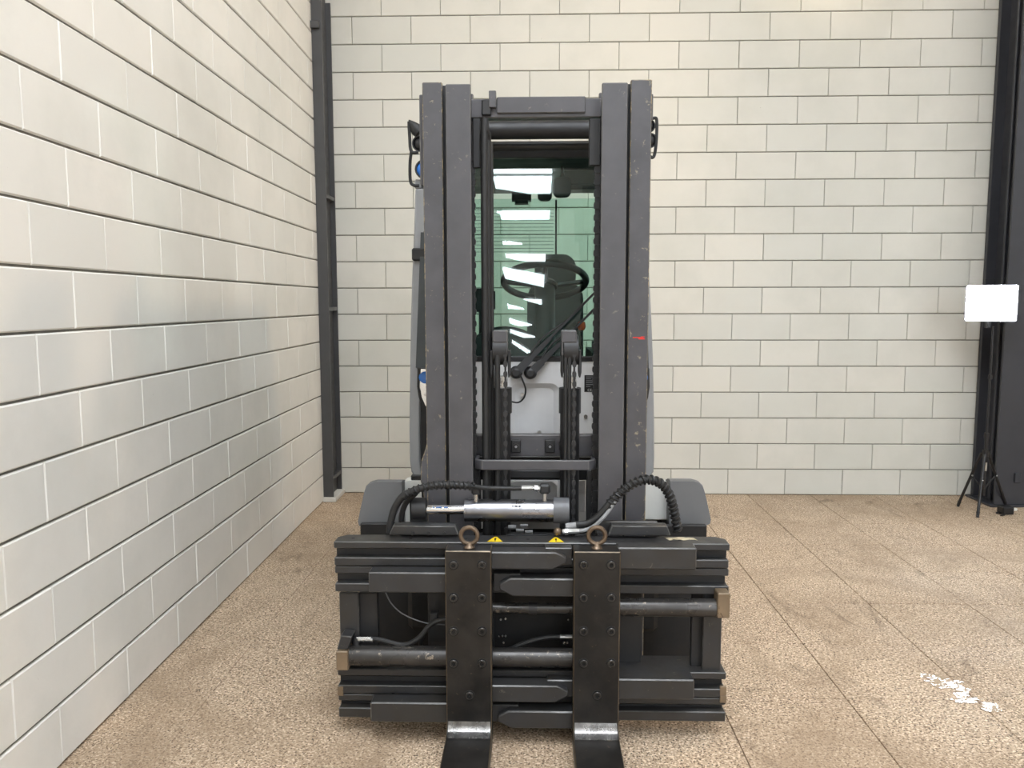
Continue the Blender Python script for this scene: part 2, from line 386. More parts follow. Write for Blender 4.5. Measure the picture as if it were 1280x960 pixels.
# ------------------------------------------------------------------ steel columns
cl = empty('steel_column', (-1.535, 5.95, 0), 'dark grey steel column standing in the left corner on a white plinth', 'column', 'steel columns against the block walls')
x0, x1 = -1.572, -1.497
box('concrete_plinth', x0, -1.475, 5.80, 6.098, 0, .035, M_CONC, cl, .004)
box('front_flange', x0, x1, 5.82, 5.835, .035, CEIL, M_COLM, cl, .001)
box('back_flange', x0, x1, 6.078, 6.094, .035, 3.69, M_COLM, cl, .001)
box('web', -1.545, -1.533, 5.835, 6.078, .035, CEIL, M_COLM, cl, 0)
for z in (.16, 1.43, 2.25): box('stiffener', -1.533, x1-.002, 5.835, 6.078, z, z+.028, M_COLM, cl, .001)
box('bolted_bracket', x0-.0, -1.51, 5.79, 5.82, 3.42, 3.47, M_COLM, cl, .003)
cR = empty('steel_column', (3.47, 5.93, 0), 'dark steel column behind the lit lamp on a tripod', 'column', 'steel columns against the block walls')
box('base_plate', 3.33, 3.66, 5.75, 6.09, 0, .015, M_COLR, cR, .002)
box('front_flange', 3.372, 3.60, 5.775, 5.795, .015, CEIL, M_COLR, cR, .002)
box('back_flange', 3.372, 3.60, 6.055, 6.092, .015, CEIL, M_COLR, cR, .002)
box('web', 3.44, 3.455, 5.795, 6.055, .015, CEIL, M_COLR, cR, 0)
cyl('conduit', (3.425, 5.93, .015), (3.425, 5.93, CEIL), .012, M_COLR, cR, 12)
box('junction_box', 3.50, 3.545, 5.758, 5.775, .18, .25, M_COLR, cR, .004)

# ------------------------------------------------------------------ lamp on a tripod
tp = at(1232, 567, 5.62); tc = Vector((tp.x, 5.62, 0))
tl = empty('tripod_work_light', tc, 'bright white LED panel lamp glowing on a black tripod', 'lamp')
lc = at(1239, 379, 5.58)
a_, b_ = at(1208, 357, 5.58), at(1270, 401, 5.58)
hw, hh = abs(b_.x-a_.x)/2*.86, abs(a_.z-b_.z)/2
def rotz(bm, c, a): bmesh.ops.rotate(bm, verts=bm.verts[:], cent=c, matrix=Matrix.Rotation(a, 3, 'Z'))
bm = bmesh.new(); bm_prism(bm, round_rect(lc.x-hw-.006, lc.x+hw+.006, lc.z-hh-.006, lc.z+hh+.006, .012), 'y', lc.y+.004, lc.y+.05); rotz(bm, lc, -.50)
hs = obj('lamp_housing', bm, M_PLAST, tl)
bm = bmesh.new(); bm_prism(bm, round_rect(lc.x-hw, lc.x+hw, lc.z-hh, lc.z+hh, .008), 'y', lc.y-.004, lc.y+.006); rotz(bm, lc, -.50)
obj('light_panel', bm, M_LED, hs, 'glowing white lamp panel')
box('swivel_mount', lc.x-.012, lc.x+.012, lc.y+.01, lc.y+.05, lc.z-hh-.05, lc.z-hh, M_PLAST, tl, .003)
zt = lc.z-hh-.04
cyl('pole', (tp.x, 5.62, .40), (tp.x, 5.62, zt), .008, M_PLAST, tl, 12)
cyl('lower_pole', (tp.x, 5.62, .12), (tp.x, 5.62, .56), .012, M_PLAST, tl, 12)
cyl('pole_clamp', (tp.x, 5.62, .53), (tp.x, 5.62, .57), .017, M_PLAST, tl, 12)
cyl('pole_clamp', (tp.x, 5.62, .95), (tp.x, 5.62, .98), .014, M_PLAST, tl, 12)
bm = bmesh.new(); bm_cyl(bm, (tp.x, 5.62, .395), (tp.x, 5.62, .45), .022, 16); obj('leg_hub', bm, M_PLAST, tl)
cyl('chrome_sleeve', (tp.x-.002, 5.604, .30), (tp.x-.002, 5.604, .36), .008, M_STEEL, tl, 12)
for (fu, fv, fy) in ((1197.5, 631, None), (1222, 645, None), (1257.5, 631, None)):
    d = ray(fu, fv); t_ = -(CAMH-.012)/d.z; f = Vector((t_*d.x, t_*d.y, .012))
    hub = Vector((tp.x, 5.62, .42)) + (f - tc).normalized()*.03
    hub.z = .42
    lg = cyl('leg', hub, f, .010, M_PLAST, tl, 10)
    cyl('rubber_foot', f + (hub-f).normalized()*.03, f - Vector((0,0,.012)), .012, M_RUB, lg, 10, r2=.009)
    mid = hub.lerp(f, .42); cyl('brace', mid, (tp.x, 5.62, .16), .005, M_PLAST, tl, 8)
    bm = bmesh.new(); bmesh.ops.create_icosphere(bm, subdivisions=1, radius=.007, matrix=Matrix.Translation(mid + Vector((0,-.012,0)))); obj('rivet', bm, M_STEEL, lg)
pa = empty('power_adapter', (3.38, 5.58, 0), 'small black power adapter box lying by the right foot of the tripod', 'adapter')
pq = at(1254, 640, 5.54); pr = at(1268, 640, 5.54)
box('case', pq.x, pr.x, 5.54, 5.62, .001, .055, M_PLAST, pa, .006)
box('plug', pr.x+.002, pr.x+.04, 5.57, 5.59, .02, .04, M_WHITE, pa, .003)
tube('cord', [(tp.x+.06, 5.50, .006), (tp.x+.10, 5.52, .006), (pq.x-.03, 5.57, .006), (pq.x+.002, 5.58, .012)], .004, M_PLAST, pa, 8)

# ------------------------------------------------------------------ hall lamps overhead
LP = Vector(LAMP_P); LD = Vector((-1, -.02, -.46)).normalized()
hl = empty('floodlight', (LP.x, LP.y, CEIL), 'warm floodlight hanging from the ceiling right of the forklift', 'lamp')
lu, lv = frame_of(LD)
bm = bmesh.new()
for (ra, da), (rb, db) in (((.10, -.16), (.14, -.10)), ((.14, -.10), (.19, .0))):
    A = [bm.verts.new(LP + LD*da + lu*ra*i + lv*ra*.8*j) for i, j in ((-1,-1),(1,-1),(1,1),(-1,1))]; B = [bm.verts.new(LP + LD*db + lu*rb*i + lv*rb*.8*j) for i, j in ((-1,-1),(1,-1),(1,1),(-1,1))]
    for k in range(4): bm.faces.new((A[k], A[(k+1)%4], B[(k+1)%4], B[k]))
    if da < -.15: bm.faces.new(A)
obj('lamp_housing', bm, M_BLACK, hl, smooth=False)
bm = bmesh.new(); bm.faces.new([bm.verts.new(LP - LD*.03 + lu*.165*i + lv*.13*j) for i, j in ((-1,-1),(1,-1),(1,1),(-1,1))]); obj('lamp_glass', bm, M_WARM, hl)
cyl('hanging_rod', LP - LD*.13, (LP.x+.12, LP.y, CEIL+.02), .012, M_BLACK, hl, 10)
pl = bpy.data.lights.new('lamp_bulb', 'SPOT'); pl.energy = LAMP_W*4; pl.color = LAMP_C; pl.shadow_soft_size = .13; pl.spot_size = math.radians(125); pl.spot_blend = .55
po = bpy.data.objects.new('lamp_bulb', pl); COL.objects.link(po); po.parent = hl; po.location = LP + LD*.02 - WP[hl.name]; po.rotation_euler = LD.to_track_quat('-Z', 'Y').to_euler()
WLP = Vector((2.08, 5.76, 4.22))
wlm = empty('wall_lamp', (WLP.x, BACKY, 4.3), 'small warm bulkhead lamp on an arm high on the back wall', 'lamp')
box('back_plate', WLP.x-.06, WLP.x+.06, BACKY-.02, BACKY-.001, 4.24, 4.40, M_BLACK, wlm, .004)
tube('lamp_arm', [(WLP.x, BACKY-.01, 4.34), (WLP.x, BACKY-.15, 4.40), (WLP.x, WLP.y, 4.38), (WLP.x, WLP.y, 4.32)], .010, M_BLACK, wlm)
bm = bmesh.new(); bm_lathe(bm, (WLP.x, WLP.y, 4.24), (0,0,1), [(.13,0),(.135,.0),(.09,.06),(.03,.09),(0,.09)], 22); obj('lamp_shade', bm, M_BLACK, wlm)
wl_ = bpy.data.lights.new('wall_bulb', 'POINT'); wl_.energy = WALL_LAMP; wl_.color = (1, .78, .50); wl_.shadow_soft_size = .05
wo_ = bpy.data.objects.new('wall_bulb', wl_); COL.objects.link(wo_); wo_.parent = wlm; wo_.location = WLP - WP[wlm.name]
bl = empty('batten_lamp', (.86, -4.4, CEIL), 'short bright batten lamp on the ceiling behind the camera', 'lamp')
box('lamp_tray', .80, .92, -4.55, -4.25, CEIL-.03, CEIL, M_WHITE, bl, .004)
cyl('lamp_tube', (.86, -4.53, CEIL-.05), (.86, -4.27, CEIL-.05), .025, M_TUBE, bl, 14)

# ================================================================== forklift
FT = empty('forklift', (0, 3.6, 0), 'grey forklift with dark twin-rail mast, enclosed cab and fork positioner', 'forklift')

# ---- forks
def fork(u0, u1, bolts_u, ucen):
    xa, xb = aX(u0, 2.5, 690), aX(u1, 2.5, 690)
    prof = [(2.575, .688), (2.50, .688), (2.50, .118)]
    for i in range(1, 7):
        a = PI/2*i/6; prof.append((2.45 + .05*math.cos(a), .118 - .05*math.sin(a)))
    prof += [(1.40, .066), (1.33, .05), (1.33, .036), (1.50, .014), (2.48, .014)]
    for i in range(0, 7):
        a = PI/2*i/6; prof.append((2.495 + .08*math.sin(a), .094 - .08*math.cos(a)))
    f = prism('fork', prof, 'x', xa, xb, M_FORK, FT, .003)
    # polished band, brightened as the highlight in the bend
    bm = bmesh.new(); pr = []
    for i in range(0, 7):
        a = PI/2*(.12 + .72*i/6); pr.append((2.45 + .0492*math.cos(a), .118 - .0492*math.sin(a)))
    L = [bm.verts.new((xa+.006, y, z)) for y, z in pr]; R = [bm.verts.new((xb-.006, y, z)) for y, z in pr]
    for i in range(6): bm.faces.new((L[i], R[i], R[i+1], L[i+1]))
    bmesh.ops.solidify(bm, geom=bm.faces[:], thickness=.0006)
    obj('heel_highlight', bm, M_HEEL, f, 'bright polished metal for the highlight in the bend of the fork')
    for v in (706, 747, 789, 829): 
        for u in bolts_u: bolt(at(u, v, 2.5), f)
    bolt(at(ucen, 869, 2.5), f)
    # eye bolt
    c = at(ucen-.5, 669.5, 2.54); bm = bmesh.new()
    bm_tube(bm, [c + Vector((.0275*math.cos(t), 0, .0275*math.sin(t))) for t in (2*PI*i/28 for i in range(28))], .0075, 10, closed=True)
    bm_lathe(bm, (c.x, c.y, .686), (0,0,1), [(.0,0),(.019,0),(.019,.004),(.012,.010),(.009,.018),(0,.018)], 16)
    obj('eye_bolt', bm, M_RING, f, 'rusty lifting eye on top of the fork')
_bolt = []
def bolt(c, parent):
    if not _bolt:
        bm = bmesh.new(); n = 18
        bm_lathe(bm, (0,0,0), (0,-1,0), [(.0172,0),(.0172,.0012),(.0150,.0016),(.0128,.0014),(.0128,.0050),(.0112,.0066),(.0072,.0066)], n)
        bm_lathe(bm, (0,0,0), (0,-1,0), [(.0072,.0066),(.0072,.0014),(0,.0010)], 6)
        bmesh.ops.recalc_face_normals(bm, faces=bm.faces[:])
        me = bpy.data.meshes.new('bolt'); bm.to_mesh(me); bm.free(); me.materials.append(M_DEEP); me.materials.append(M_BOLT)
        for p_ in me.polygons:
            rr = math.hypot(p_.center.x, p_.center.z); p_.material_index = 1 if .0070 < rr < .0126 else 0  # black ring is painted shade for the uncut counterbore
        _bolt.append(me)
    o = bpy.data.objects.new('bolt', _bolt[0]); COL.objects.link(o); o.parent = parent; o.location = c - WP[parent.name]
fork(556, 614, (567, 602.5), 587)
fork(717.5, 776, (729.5, 764), 746.5)

# ---- slide arms of the two fork carriers
def arm(u0, v0, u1, v1, taper=None, Y=2.535, dY=.062):
    vm = (v0+v1)/2; xa, xb = aX(u0,Y,vm), aX(u1,Y,vm); zb, zt = aZ(v1,Y), aZ(v0,Y)
    if taper is None: return box('slide_arm', xa, xb, Y, Y+dY, zb, zt, M_CARR, FT, .004)
    h = zt-zb; k = .045
    if taper > 0: poly = [(xa,zb),(xb-k,zb),(xb,zb+h*.38),(xb,zb+h*.68),(xb-k*.8,zt),(xa,zt)]
    else: poly = [(xb,zb),(xb,zt),(xa+k*.8,zt),(xa,zb+h*.68),(xa,zb+h*.38),(xa+k,zb)]
    o = prism('slide_arm', poly, 'y', Y, Y+dY, M_CARR, FT, .004)
    # bearing block behind the pointed tip
    if taper > 0: box('bearing_block', xb-.07, xb+.02, Y+.03, Y+.075, zb+.006, zt+.006, M_CARR, o, .003)
    else: box('bearing_block', xa-.02, xa+.07, Y+.03, Y+.075, zb+.006, zt+.006, M_CARR, o, .003)
    return o
arm(460.5, 717, 560, 742.5); arm(610, 690.5, 708, 712, 1)
arm(624, 723.5, 722, 746, -1); arm(772, 684, 871, 711)
arm(463, 880.5, 560, 905); arm(610, 857.5, 710, 878.5, 1)
arm(622, 889.5, 722, 911, -1); arm(772, 848, 868, 873)

# ---- carriage rails (sideshift frame)
RY = 2.605
def rail(u0, u1, v0, v1, Y=RY, dY=.05, name='carriage_rail', mat=None, bev=.003):
    return pbox(name, u0, v0, u1, v1, Y, dY, mat or M_CARR, FT, bev)
def plate(u0, u1, v0, v1, back, cut=.03, name='carriage_plate'):
    xa, xb = aX(u0,RY,v0), aX(u1,RY,v0); zt, zb = aZ(v0,RY), aZ(v1,RY)
    poly = [(xa,RY),(xb,RY),(xb,back-cut),(xb-cut,back),(xa+cut,back),(xa,back-cut)]
    return prism(name, poly, 'z', zb, zt, M_CARR, FT, .003)
tp_ = plate(417, 912.5, 678.5, 687, RY+.085)
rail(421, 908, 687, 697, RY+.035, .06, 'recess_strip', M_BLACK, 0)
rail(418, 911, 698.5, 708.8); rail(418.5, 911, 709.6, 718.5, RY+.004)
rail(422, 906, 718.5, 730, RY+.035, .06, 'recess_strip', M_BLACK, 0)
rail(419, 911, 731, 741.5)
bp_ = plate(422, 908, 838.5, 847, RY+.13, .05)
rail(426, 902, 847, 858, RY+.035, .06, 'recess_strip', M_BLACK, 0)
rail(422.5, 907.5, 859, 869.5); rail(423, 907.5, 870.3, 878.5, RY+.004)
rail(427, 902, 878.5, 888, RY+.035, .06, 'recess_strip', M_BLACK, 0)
rail(423.5, 907, 887.5, 899.5)
for z in range(6):
    u = (441, 513, 582, 760, 660, 850)[z]
    p = at(u, 672.5, 2.64); cyl('hole_plug', (p.x, 2.645, aZ(678.5,RY)-.001), (p.x, 2.645, aZ(678.5,RY)+.0006), .006, M_DEEP, tp_, 10)
# side plates of the frame
pbox('side_plate', 425, 741, 449, 842, RY+.02, .015, M_CARR, FT)
pbox('side_plate', 449, 741, 473, 842, RY+.05, .02, M_BLACK, FT)
pbox('side_plate', 878.5, 741, 902, 842, RY+.02, .015, M_CARR, FT)
pbox('side_plate', 864, 741, 878.5, 842, RY+.05, .02, M_BLACK, FT)
pbox('centre_plate', 535, 735, 618, 850, RY+.075, .02, M_BLACK, FT)
pbox('centre_plate', 722, 735, 802, 850, RY+.075, .02, M_BLACK, FT)
pbox('back_cover', 600, 735, 740, 860, RY+.11, .02, M_DEEP, FT)
# bright contour on end of plates
for (u0, v0, u1, v1) in ((422, 858.5, 429, 869.8), (900, 858.5, 908, 869.8), (900, 870, 908, 878.8)):
    pbox('worn_rail_end', u0, v0, u1, v1, RY-.0012, .01, M_TAN, FT, .001)
# ---- clamp cylinders
def hcyl(name, u0, u1, v0, v1, Y, mat, parent=FT, n=28, **k):
    r = (aZ(v0,Y)-aZ(v1,Y))/2; z = (aZ(v0,Y)+aZ(v1,Y))/2; vm = (v0+v1)/2
    return cyl(name, (aX(u0,Y,vm),Y,z), (aX(u1,Y,vm),Y,z), r, mat, parent, n, **k)
c1 = hcyl('clamp_cylinder', 770, 897, 747, 768.5, 2.59, M_CYL)
hcyl('piston_rod', 590, 775, 754, 766.5, 2.60, M_CYL, c1); hcyl('rod_collar', 661, 671, 753, 768, 2.60, M_BLACK, c1)
pbox('end_cap', 897, 742, 912.5, 773, 2.555, .06, M_TAN, c1, .003)
c2 = hcyl('clamp_cylinder', 434, 560, 809.5, 833.5, 2.585, M_CYL)
hcyl('piston_rod', 560, 725, 810.5, 833, 2.59, M_CYL, c2)
pbox('end_cap', 420, 814.5, 435, 838.5, 2.545, .07, M_TAN, c2, .003)
p = at(425, 814, 2.56)
prism('cap_wedge', [(aX(421,2.56,814), aZ(814.5,2.56)), (aX(435,2.56,814), aZ(814.5,2.56)), (aX(440,2.56,800), aZ(798,2.56)), (aX(426,2.56,800), aZ(797,2.56))], 'y', 2.56, 2.62, M_CARR, c2, .003)
# ---- hoses of the carriage
def P_(lst, Y): return [at(u, v, Y if len(q) == 0 else q[0]) for u, v, *q in lst]
h1 = tube('hydraulic_hose', P_([(458,799),(472,799),(488,803),(502,806),(515,803),(526,795),(535,784),(545,777),(560,773)], 2.60), .0085, M_RUB, FT)
tube('hose_fitting', P_([(446,799),(452,799),(459,799),(466,799.3)], 2.60), .0095, M_STEEL, h1, sub=2)
cyl('fitting_elbow', at(445.5, 811, 2.60), at(445.5, 797, 2.60), .011, M_CARR, h1, 14)
h2 = tube('hydraulic_hose', P_([(526,812,2.66),(526,803,2.65),(528,795,2.64),(535,784,2.61)], 2.6), .008, M_RUB, FT)
tube('thin_cable', P_([(482,741),(489,754),(500,765),(515,773),(534,779),(556,781)], 2.62), .0024, M_HEAD, FT, n=8)
box_p = pbox('hose_clamp', 537, 767, 547, 781, 2.615, .03, M_BLACK, FT)
h3 = tube('hydraulic_hose', P_([(636,812),(650,806),(668,800),(685,796.5),(702,796)], 2.64), .008, M_RUB, FT)
tube('hose_fitting', P_([(700,796),(706,796),(711,796.2),(716,796.2)], 2.635), .0088, M_STEEL, h3, sub=2)
for (u, v) in ((624,794.5),(628,794.5),(632,794.5),(629.5,802.5),(705,803),(709,803),(626,774),(632,773),(710,774)):
    p = at(u, v, 2.714); cyl('screw', (p.x, 2.714, p.z), (p.x, 2.708, p.z), .0035, M_STEEL, FT, 8)
# ---- brackets, stickers on the top plate
def trap(u0, u1, v0, v1, sl, Y, dY, name='mount_bracket'):
    poly = [(aX(u0,Y,v1),aZ(v1,Y)),(aX(u1,Y,v1),aZ(v1,Y)),(aX(u1-sl,Y,v0),aZ(v0,Y)),(aX(u0+sl,Y,v0),aZ(v0,Y))]
    return prism(name, poly, 'y', Y, Y+dY, M_CARR, FT, .004)
trap(486, 574, 658, 670, 5, 2.655, .045); trap(760, 839, 656.5, 669, 5, 2.655, .045)
rail(745, 822, 652, 668, 2.705, .02, 'mount_plate'); rail(500, 545, 654, 668, 2.705, .02, 'mount_plate')
for x in (.0, .02, .04):
    p = at(516+x*1000, 668, 2.655); cyl('screw', (p.x, 2.656, p.z+.004), (p.x, 2.648, p.z+.004), .006, M_BLACK, FT, 10)
zt_ = aZ(678.5, RY)
def sticker(u):
    x = at(u, 675, 2.63).x
    o = prism('warning_sticker', [(x-.026, RY+.008), (x+.026, RY+.008), (x+.004, RY+.062), (x-.004, RY+.062)], 'z', zt_+.0002, zt_+.0012, M_YEL, FT, 0)
    o['label'] = 'yellow triangular warning sticker'
    box('exclamation_mark', x-.003, x+.003, RY+.024, RY+.046, zt_+.0012, zt_+.0016, M_DEEP, o, 0)
    box('exclamation_mark', x-.003, x+.003, RY+.013, RY+.019, zt_+.0012, zt_+.0016, M_DEEP, o, 0)
sticker(619); sticker(695)
xl0, xl1 = at(832, 672, 2.65).x, at(868, 672, 2.65).x
rnd = random.Random(4); top_e = [(xl0+(xl1-xl0)*i/12, 2.675+rnd.uniform(-.006,.004)) for i in range(13)]; bot_e = [(xl0+.01+(xl1-xl0)*i/12, 2.645+rnd.uniform(-.005,.007)) for i in range(13)]
prism('torn_label', top_e + bot_e[::-1], 'z', zt_+.0002, zt_+.001, M_LABEL, FT, 0, label='torn tan paper label on the top rail')

# ---- sideshift cylinder
SY = 2.745
sc_ = hcyl('shift_cylinder', 581, 692, 624.5, 652, SY, M_SILVER, label='silver sideshift cylinder')
hcyl('cylinder_head', 691.5, 711, 622, 653.5, SY, M_HEAD, sc_); hcyl('head_groove', 687.5, 691.5, 626, 650.5, SY, M_BLACK, sc_)
hcyl('piston_rod', 534, 582, 631.5, 643.5, SY, M_CHROME, sc_)
for i, (a, b) in enumerate(((541,543),(545,552),(555,560))): 
    z = aZ(634.5, SY); pbox('rod_print', a, 633.5, b, 634.6, SY-.0158, .001, M_BLUE, sc_, 0)
for a, b in ((640,642),(643,647),(648,651)): pbox('stamped_mark', a, 632, b, 633, SY-.0362, .0025, M_BLACK, sc_, 0)
hcyl('rod_eye', 516, 533, 623, 650, SY, M_BLACK, sc_); pbox('rod_lug', 512, 626, 533.5, 662, SY-.015, .03, M_BLACK, sc_, .006)
cyl('port_nipple', at(595,627,SY-.01), at(595,613,SY-.01), .009, M_STEEL, sc_, 12)
pbox('port_banjo', 589, 609, 601, 619, SY-.025, .03, M_BLACK, sc_, .006)
cyl('port_nipple', at(681,626,SY-.01), at(681,612,SY-.01), .008, M_STEEL, sc_, 12)
pbox('elbow_fitting', 674, 606, 688, 618, SY-.025, .03, M_BLACK, sc_, .007)
def spiral(name, path, R, r, pitch, mat, parent):
    bm = bmesh.new(); pts = [path[0]]; acc = 0; L = 0; out = []
    seg = [(path[i+1]-path[i]).length for i in range(len(path)-1)]; tot = sum(seg); N = int(tot/pitch*12); prev = None
    for k in range(N+1):
        s = tot*k/N; i = 0
        while i < len(seg)-1 and s > seg[i]: s -= seg[i]; i += 1
        p = path[i].lerp(path[i+1], min(1, s/seg[i])); t = (path[i+1]-path[i]).normalized()
        if prev is None: u_, v_ = frame_of(t)
        else: u_ = (prev - t*prev.dot(t)).normalized(); v_ = t.cross(u_)
        prev = u_; a = 2*PI*k/12
        out.append(p + R*(math.cos(a)*u_ + math.sin(a)*v_))
    bm_tube(bm, out, r, 6); return obj(name, bm, mat, parent)
hp = P_([(487,666,2.70),(489,650,2.70),(494,634,2.70),(504,620,2.70),(518,613,2.70),(535,608,2.70),(555,606,2.70),(575,606.5,2.70),(592,608,2.71),(608,610,2.72),(640,610.5,2.72),(655,610,2.725)], 2.70)
hA = tube('hydraulic_hose', hp, lambda t: .0125 if t < .70 else .0085, M_RUB, FT, n=12)
spiral('spiral_wrap', spline(hp[3:9]), .0125, .0042, .017, M_RUB, hA)
tube('hose_fitting', P_([(652,610),(662,610),(668,610),(675,611)], 2.725), .010, M_STEEL, hA, sub=2)
cyl('hex_nut', at(668,610.3,2.725), at(672.5,610.8,2.725), .0135, M_STEEL, hA, 6)
tube('hydraulic_hose', P_([(502,662,2.74),(502,645,2.74),(508,628,2.735),(520,616,2.72)], 2.74), .010, M_RUB, FT)
hq = P_([(720,656,2.69),(735,654,2.69),(748,645,2.69),(760,632,2.69),(772,619,2.69),(785,608,2.69),(800,601,2.69),(815,600,2.70),(829,607,2.71),(838,622,2.72),(843,642,2.73),(847,664,2.74)], 2.69)
hB = tube('hydraulic_hose', hq, .0125, M_RUB, FT, n=12)
spiral('spiral_wrap', spline(hq[3:12]), .0138, .0048, .017, M_RUB, hB)
tube('hose_fitting', P_([(707,658),(713,657.5),(724,656),(731,655)], 2.69), .0115, M_PILL, hB, sub=2)
hq2 = P_([(718,664,2.67),(730,663,2.67),(742,658,2.67),(753,648,2.67),(762,637,2.68),(770,624,2.685)], 2.67)
hC = tube('hydraulic_hose', hq2, .0065, M_PILL, FT)
tube('hose_fitting', P_([(703,664.5),(710,664),(716,664),(724,663.5)], 2.67), .0095, M_STEEL, hC, sub=2)
cyl('hex_nut', at(706,664.4,2.67), at(710,664.2,2.67), .012, M_STEEL, hC, 6)
bm = bmesh.new(); bmesh.ops.create_uvsphere(bm, u_segments=14, v_segments=9, radius=.0145, matrix=Matrix.Translation(at(697,664.5,2.67))); obj('banjo_bolt', bm, M_RING, hC)

# ---- mast
MO, MI = 2.825, 2.80       # front planes of outer and inner rails
def channel(name, uo, ui, vt, Y, dep, side, mat, zb=.07, flare=0):
    xa, xb = aX(uo, Y, 340), aX(ui, Y, 340); x0, x1 = min(xa, xb), max(xa, xb); zt = aZ(vt, Y)
    fl_ = .022; web = .016
    # C-section, open towards the middle: front flange, web on outer side, back flange
    if side < 0: poly = [(x0,Y),(x1,Y),(x1,Y+fl_),(x0+web,Y+fl_),(x0+web,Y+dep-fl_),(x1,Y+dep-fl_),(x1,Y+dep),(x0,Y+dep)]
    else: poly = [(x1,Y),(x0,Y),(x0,Y+fl_),(x1-web,Y+fl_),(x1-web,Y+dep-fl_),(x0,Y+dep-fl_),(x0,Y+dep),(x1,Y+dep)]
    return prism(name, poly, 'z', zb, zt, mat, FT, .003)
ol = channel('outer_mast_rail', 530.5, 555, 101.5, MO, .17, -1, M_MASTO)
orr = channel('outer_mast_rail', 785.5, 811.5, 100.5, MO, .17, 1, M_MASTO)
il = channel('inner_mast_rail', 559, 589.5, 104, MI, .15, -1, M_MAST)
ir = channel('inner_mast_rail', 750.5, 782, 104, MI, .15, 1, M_MAST)
# black strip filling the dark slot between the rails
box('slot_strip', aX(552,2.87), aX(562,2.87), 2.86, 2.90, .1, aZ(106,2.86), M_BLACK, ol, 0)
box('slot_strip', aX(780,2.87), aX(789,2.87), 2.86, 2.90, .1, aZ(106,2.86), M_BLACK, orr, 0)
# flared foot and scars on the outer rails
def flare(us, side, par):
    pts = [(aX(u, MO+.03, v), aZ(v, MO+.03)) for u, v in us]
    prism('mast_gusset', pts, 'y', MO+.004, MO+.05, M_MASTO, par, .003)
flare([(536,548),(533,560),(528,575),(527,600),(530,612),(534,650),(545,650),(545,548)], -1, ol)
flare([(802,548),(805,560),(806,600),(805,650),(795,650),(795,548)], 1, orr)
pbox('side_strip', 524.5, 118, 530, 232, MO+.06, .06, M_MAST, ol); pbox('side_strip', 810.5, 117, 816.5, 150, MO+.06, .06, M_MAST, orr)
for (a, b, c, d) in ((791,421.3,804,422.6),(798,422.6,806,424.2),(801,420.6,806,421.4)):
    pbox('red_paint_mark', a, b, c, d, MO-.0006, .001, M_RED, orr, 0)
# cross members
pbox('top_crossbar', 588, 123, 752, 147, 2.885, .05, M_MAST, FT, .004)
pbox('top_crossbar_face', 621, 120.5, 732, 141, 2.875, .02, M_MAST, FT, .003)
pbox('stop_block', 611, 113, 620, 134, 2.865, .03, M_MAST, FT, .002)
pbox('stop_bracket', 602, 124, 614, 144, 2.87, .02, M_BLACK, FT, .004)
pbox('crossbar_bracket', 591, 148, 600.5, 210, 2.88, .03, M_BLACK, FT); pbox('crossbar_bracket', 736.5, 148, 751, 207, 2.88, .03, M_BLACK, FT)
hcyl('roof_guard_bar', 545, 792, 151, 174, 3.25, M_BLACK); hcyl('roof_guard_bar', 545, 792, 176.5, 188.5, 3.33, M_CARR)
for s in (-1, 1): box('guard_bar_bracket', s*.385-.012, s*.385+.012, 3.23, 3.40, 2.105, 2.20, M_BLACK, FT, .004)
xm = pbox('lower_crossmember', 586, 543.5, 754, 571, 2.965, .04, M_MAST, FT, .004)
for s, u in ((-1, 646), (1, 688.5)):
    k = pbox('pipe_clamp', u-7, 550, u+5, 566, 2.945, .025, M_BLACK, FT, .003)
    p = at(u-1, 558, 2.945); cyl('clamp_screw', (p.x, 2.946, p.z), (p.x, 2.938, p.z), .011, M_PLAST, k, 12); cyl('clamp_screw', (p.x, 2.939, p.z), (p.x, 2.936, p.z), .005, M_PILL, k, 6)
    pbox('clamp_tab', u-15*(1 if s < 0 else -1)-5, 553, u-15*(1 if s < 0 else -1)+6, 563, 2.95, .02, M_BLACK, k, .002)
pbox('lower_plate', 586, 572, 754, 600, 3.0, .02, M_DEEP, FT)
pbox('lower_plate', 636, 588, 700, 598, 2.98, .02, M_BLACK, FT)
# bent guard bar
Yg = 2.83
xs0, xs1 = aX(593, Yg, 581), aX(745.5, Yg, 581); zg0, zg1 = aZ(588, Yg), aZ(575.5, Yg)
th = .014
poly = [(xs0,2.93),(xs0,Yg+.02),(xs0+.028,Yg),(xs1-.028,Yg),(xs1,Yg+.02),(xs1,2.93),(xs1-th,2.93),(xs1-th,Yg+.026),(xs1-.033,Yg+th),(xs0+.033,Yg+th),(xs0+th,Yg+.026),(xs0+th,2.93)]
prism('guard_bar', poly, 'z', zg0, zg1, M_MAST, FT, .003)
pbox('guard_upright', 592, 588, 601, 662, 2.90, .03, M_BLACK, FT); pbox('guard_upright', 733, 588, 743, 662, 2.90, .03, M_BLACK, FT)
# mast chains with notched edge along both rails
def chain_bm(x, Y, z0, z1, wd=.02, pitch=.021, th_=.014):
    bm = bmesh.new(); z = z0; k = 0
    while z < z1:
        o = .0 if k % 2 else .004
        poly = round_rect(x-wd/2+o, x+wd/2-o, z-pitch*.62, z+pitch*.62, min(.008, wd/2-o-.0005), 2)
        bm_prism(bm, poly, 'y', Y-(.004 if k % 2 else 0), Y+th_)
        z += pitch; k += 1
    return bm
obj('lift_chain', chain_bm(aX(592.5,2.90), 2.89, .3, aZ(200,2.90), .022), M_BLACK, FT); obj('lift_chain', chain_bm(aX(744.5,2.90), 2.89, .3, aZ(196,2.90), .026), M_BLACK, FT)
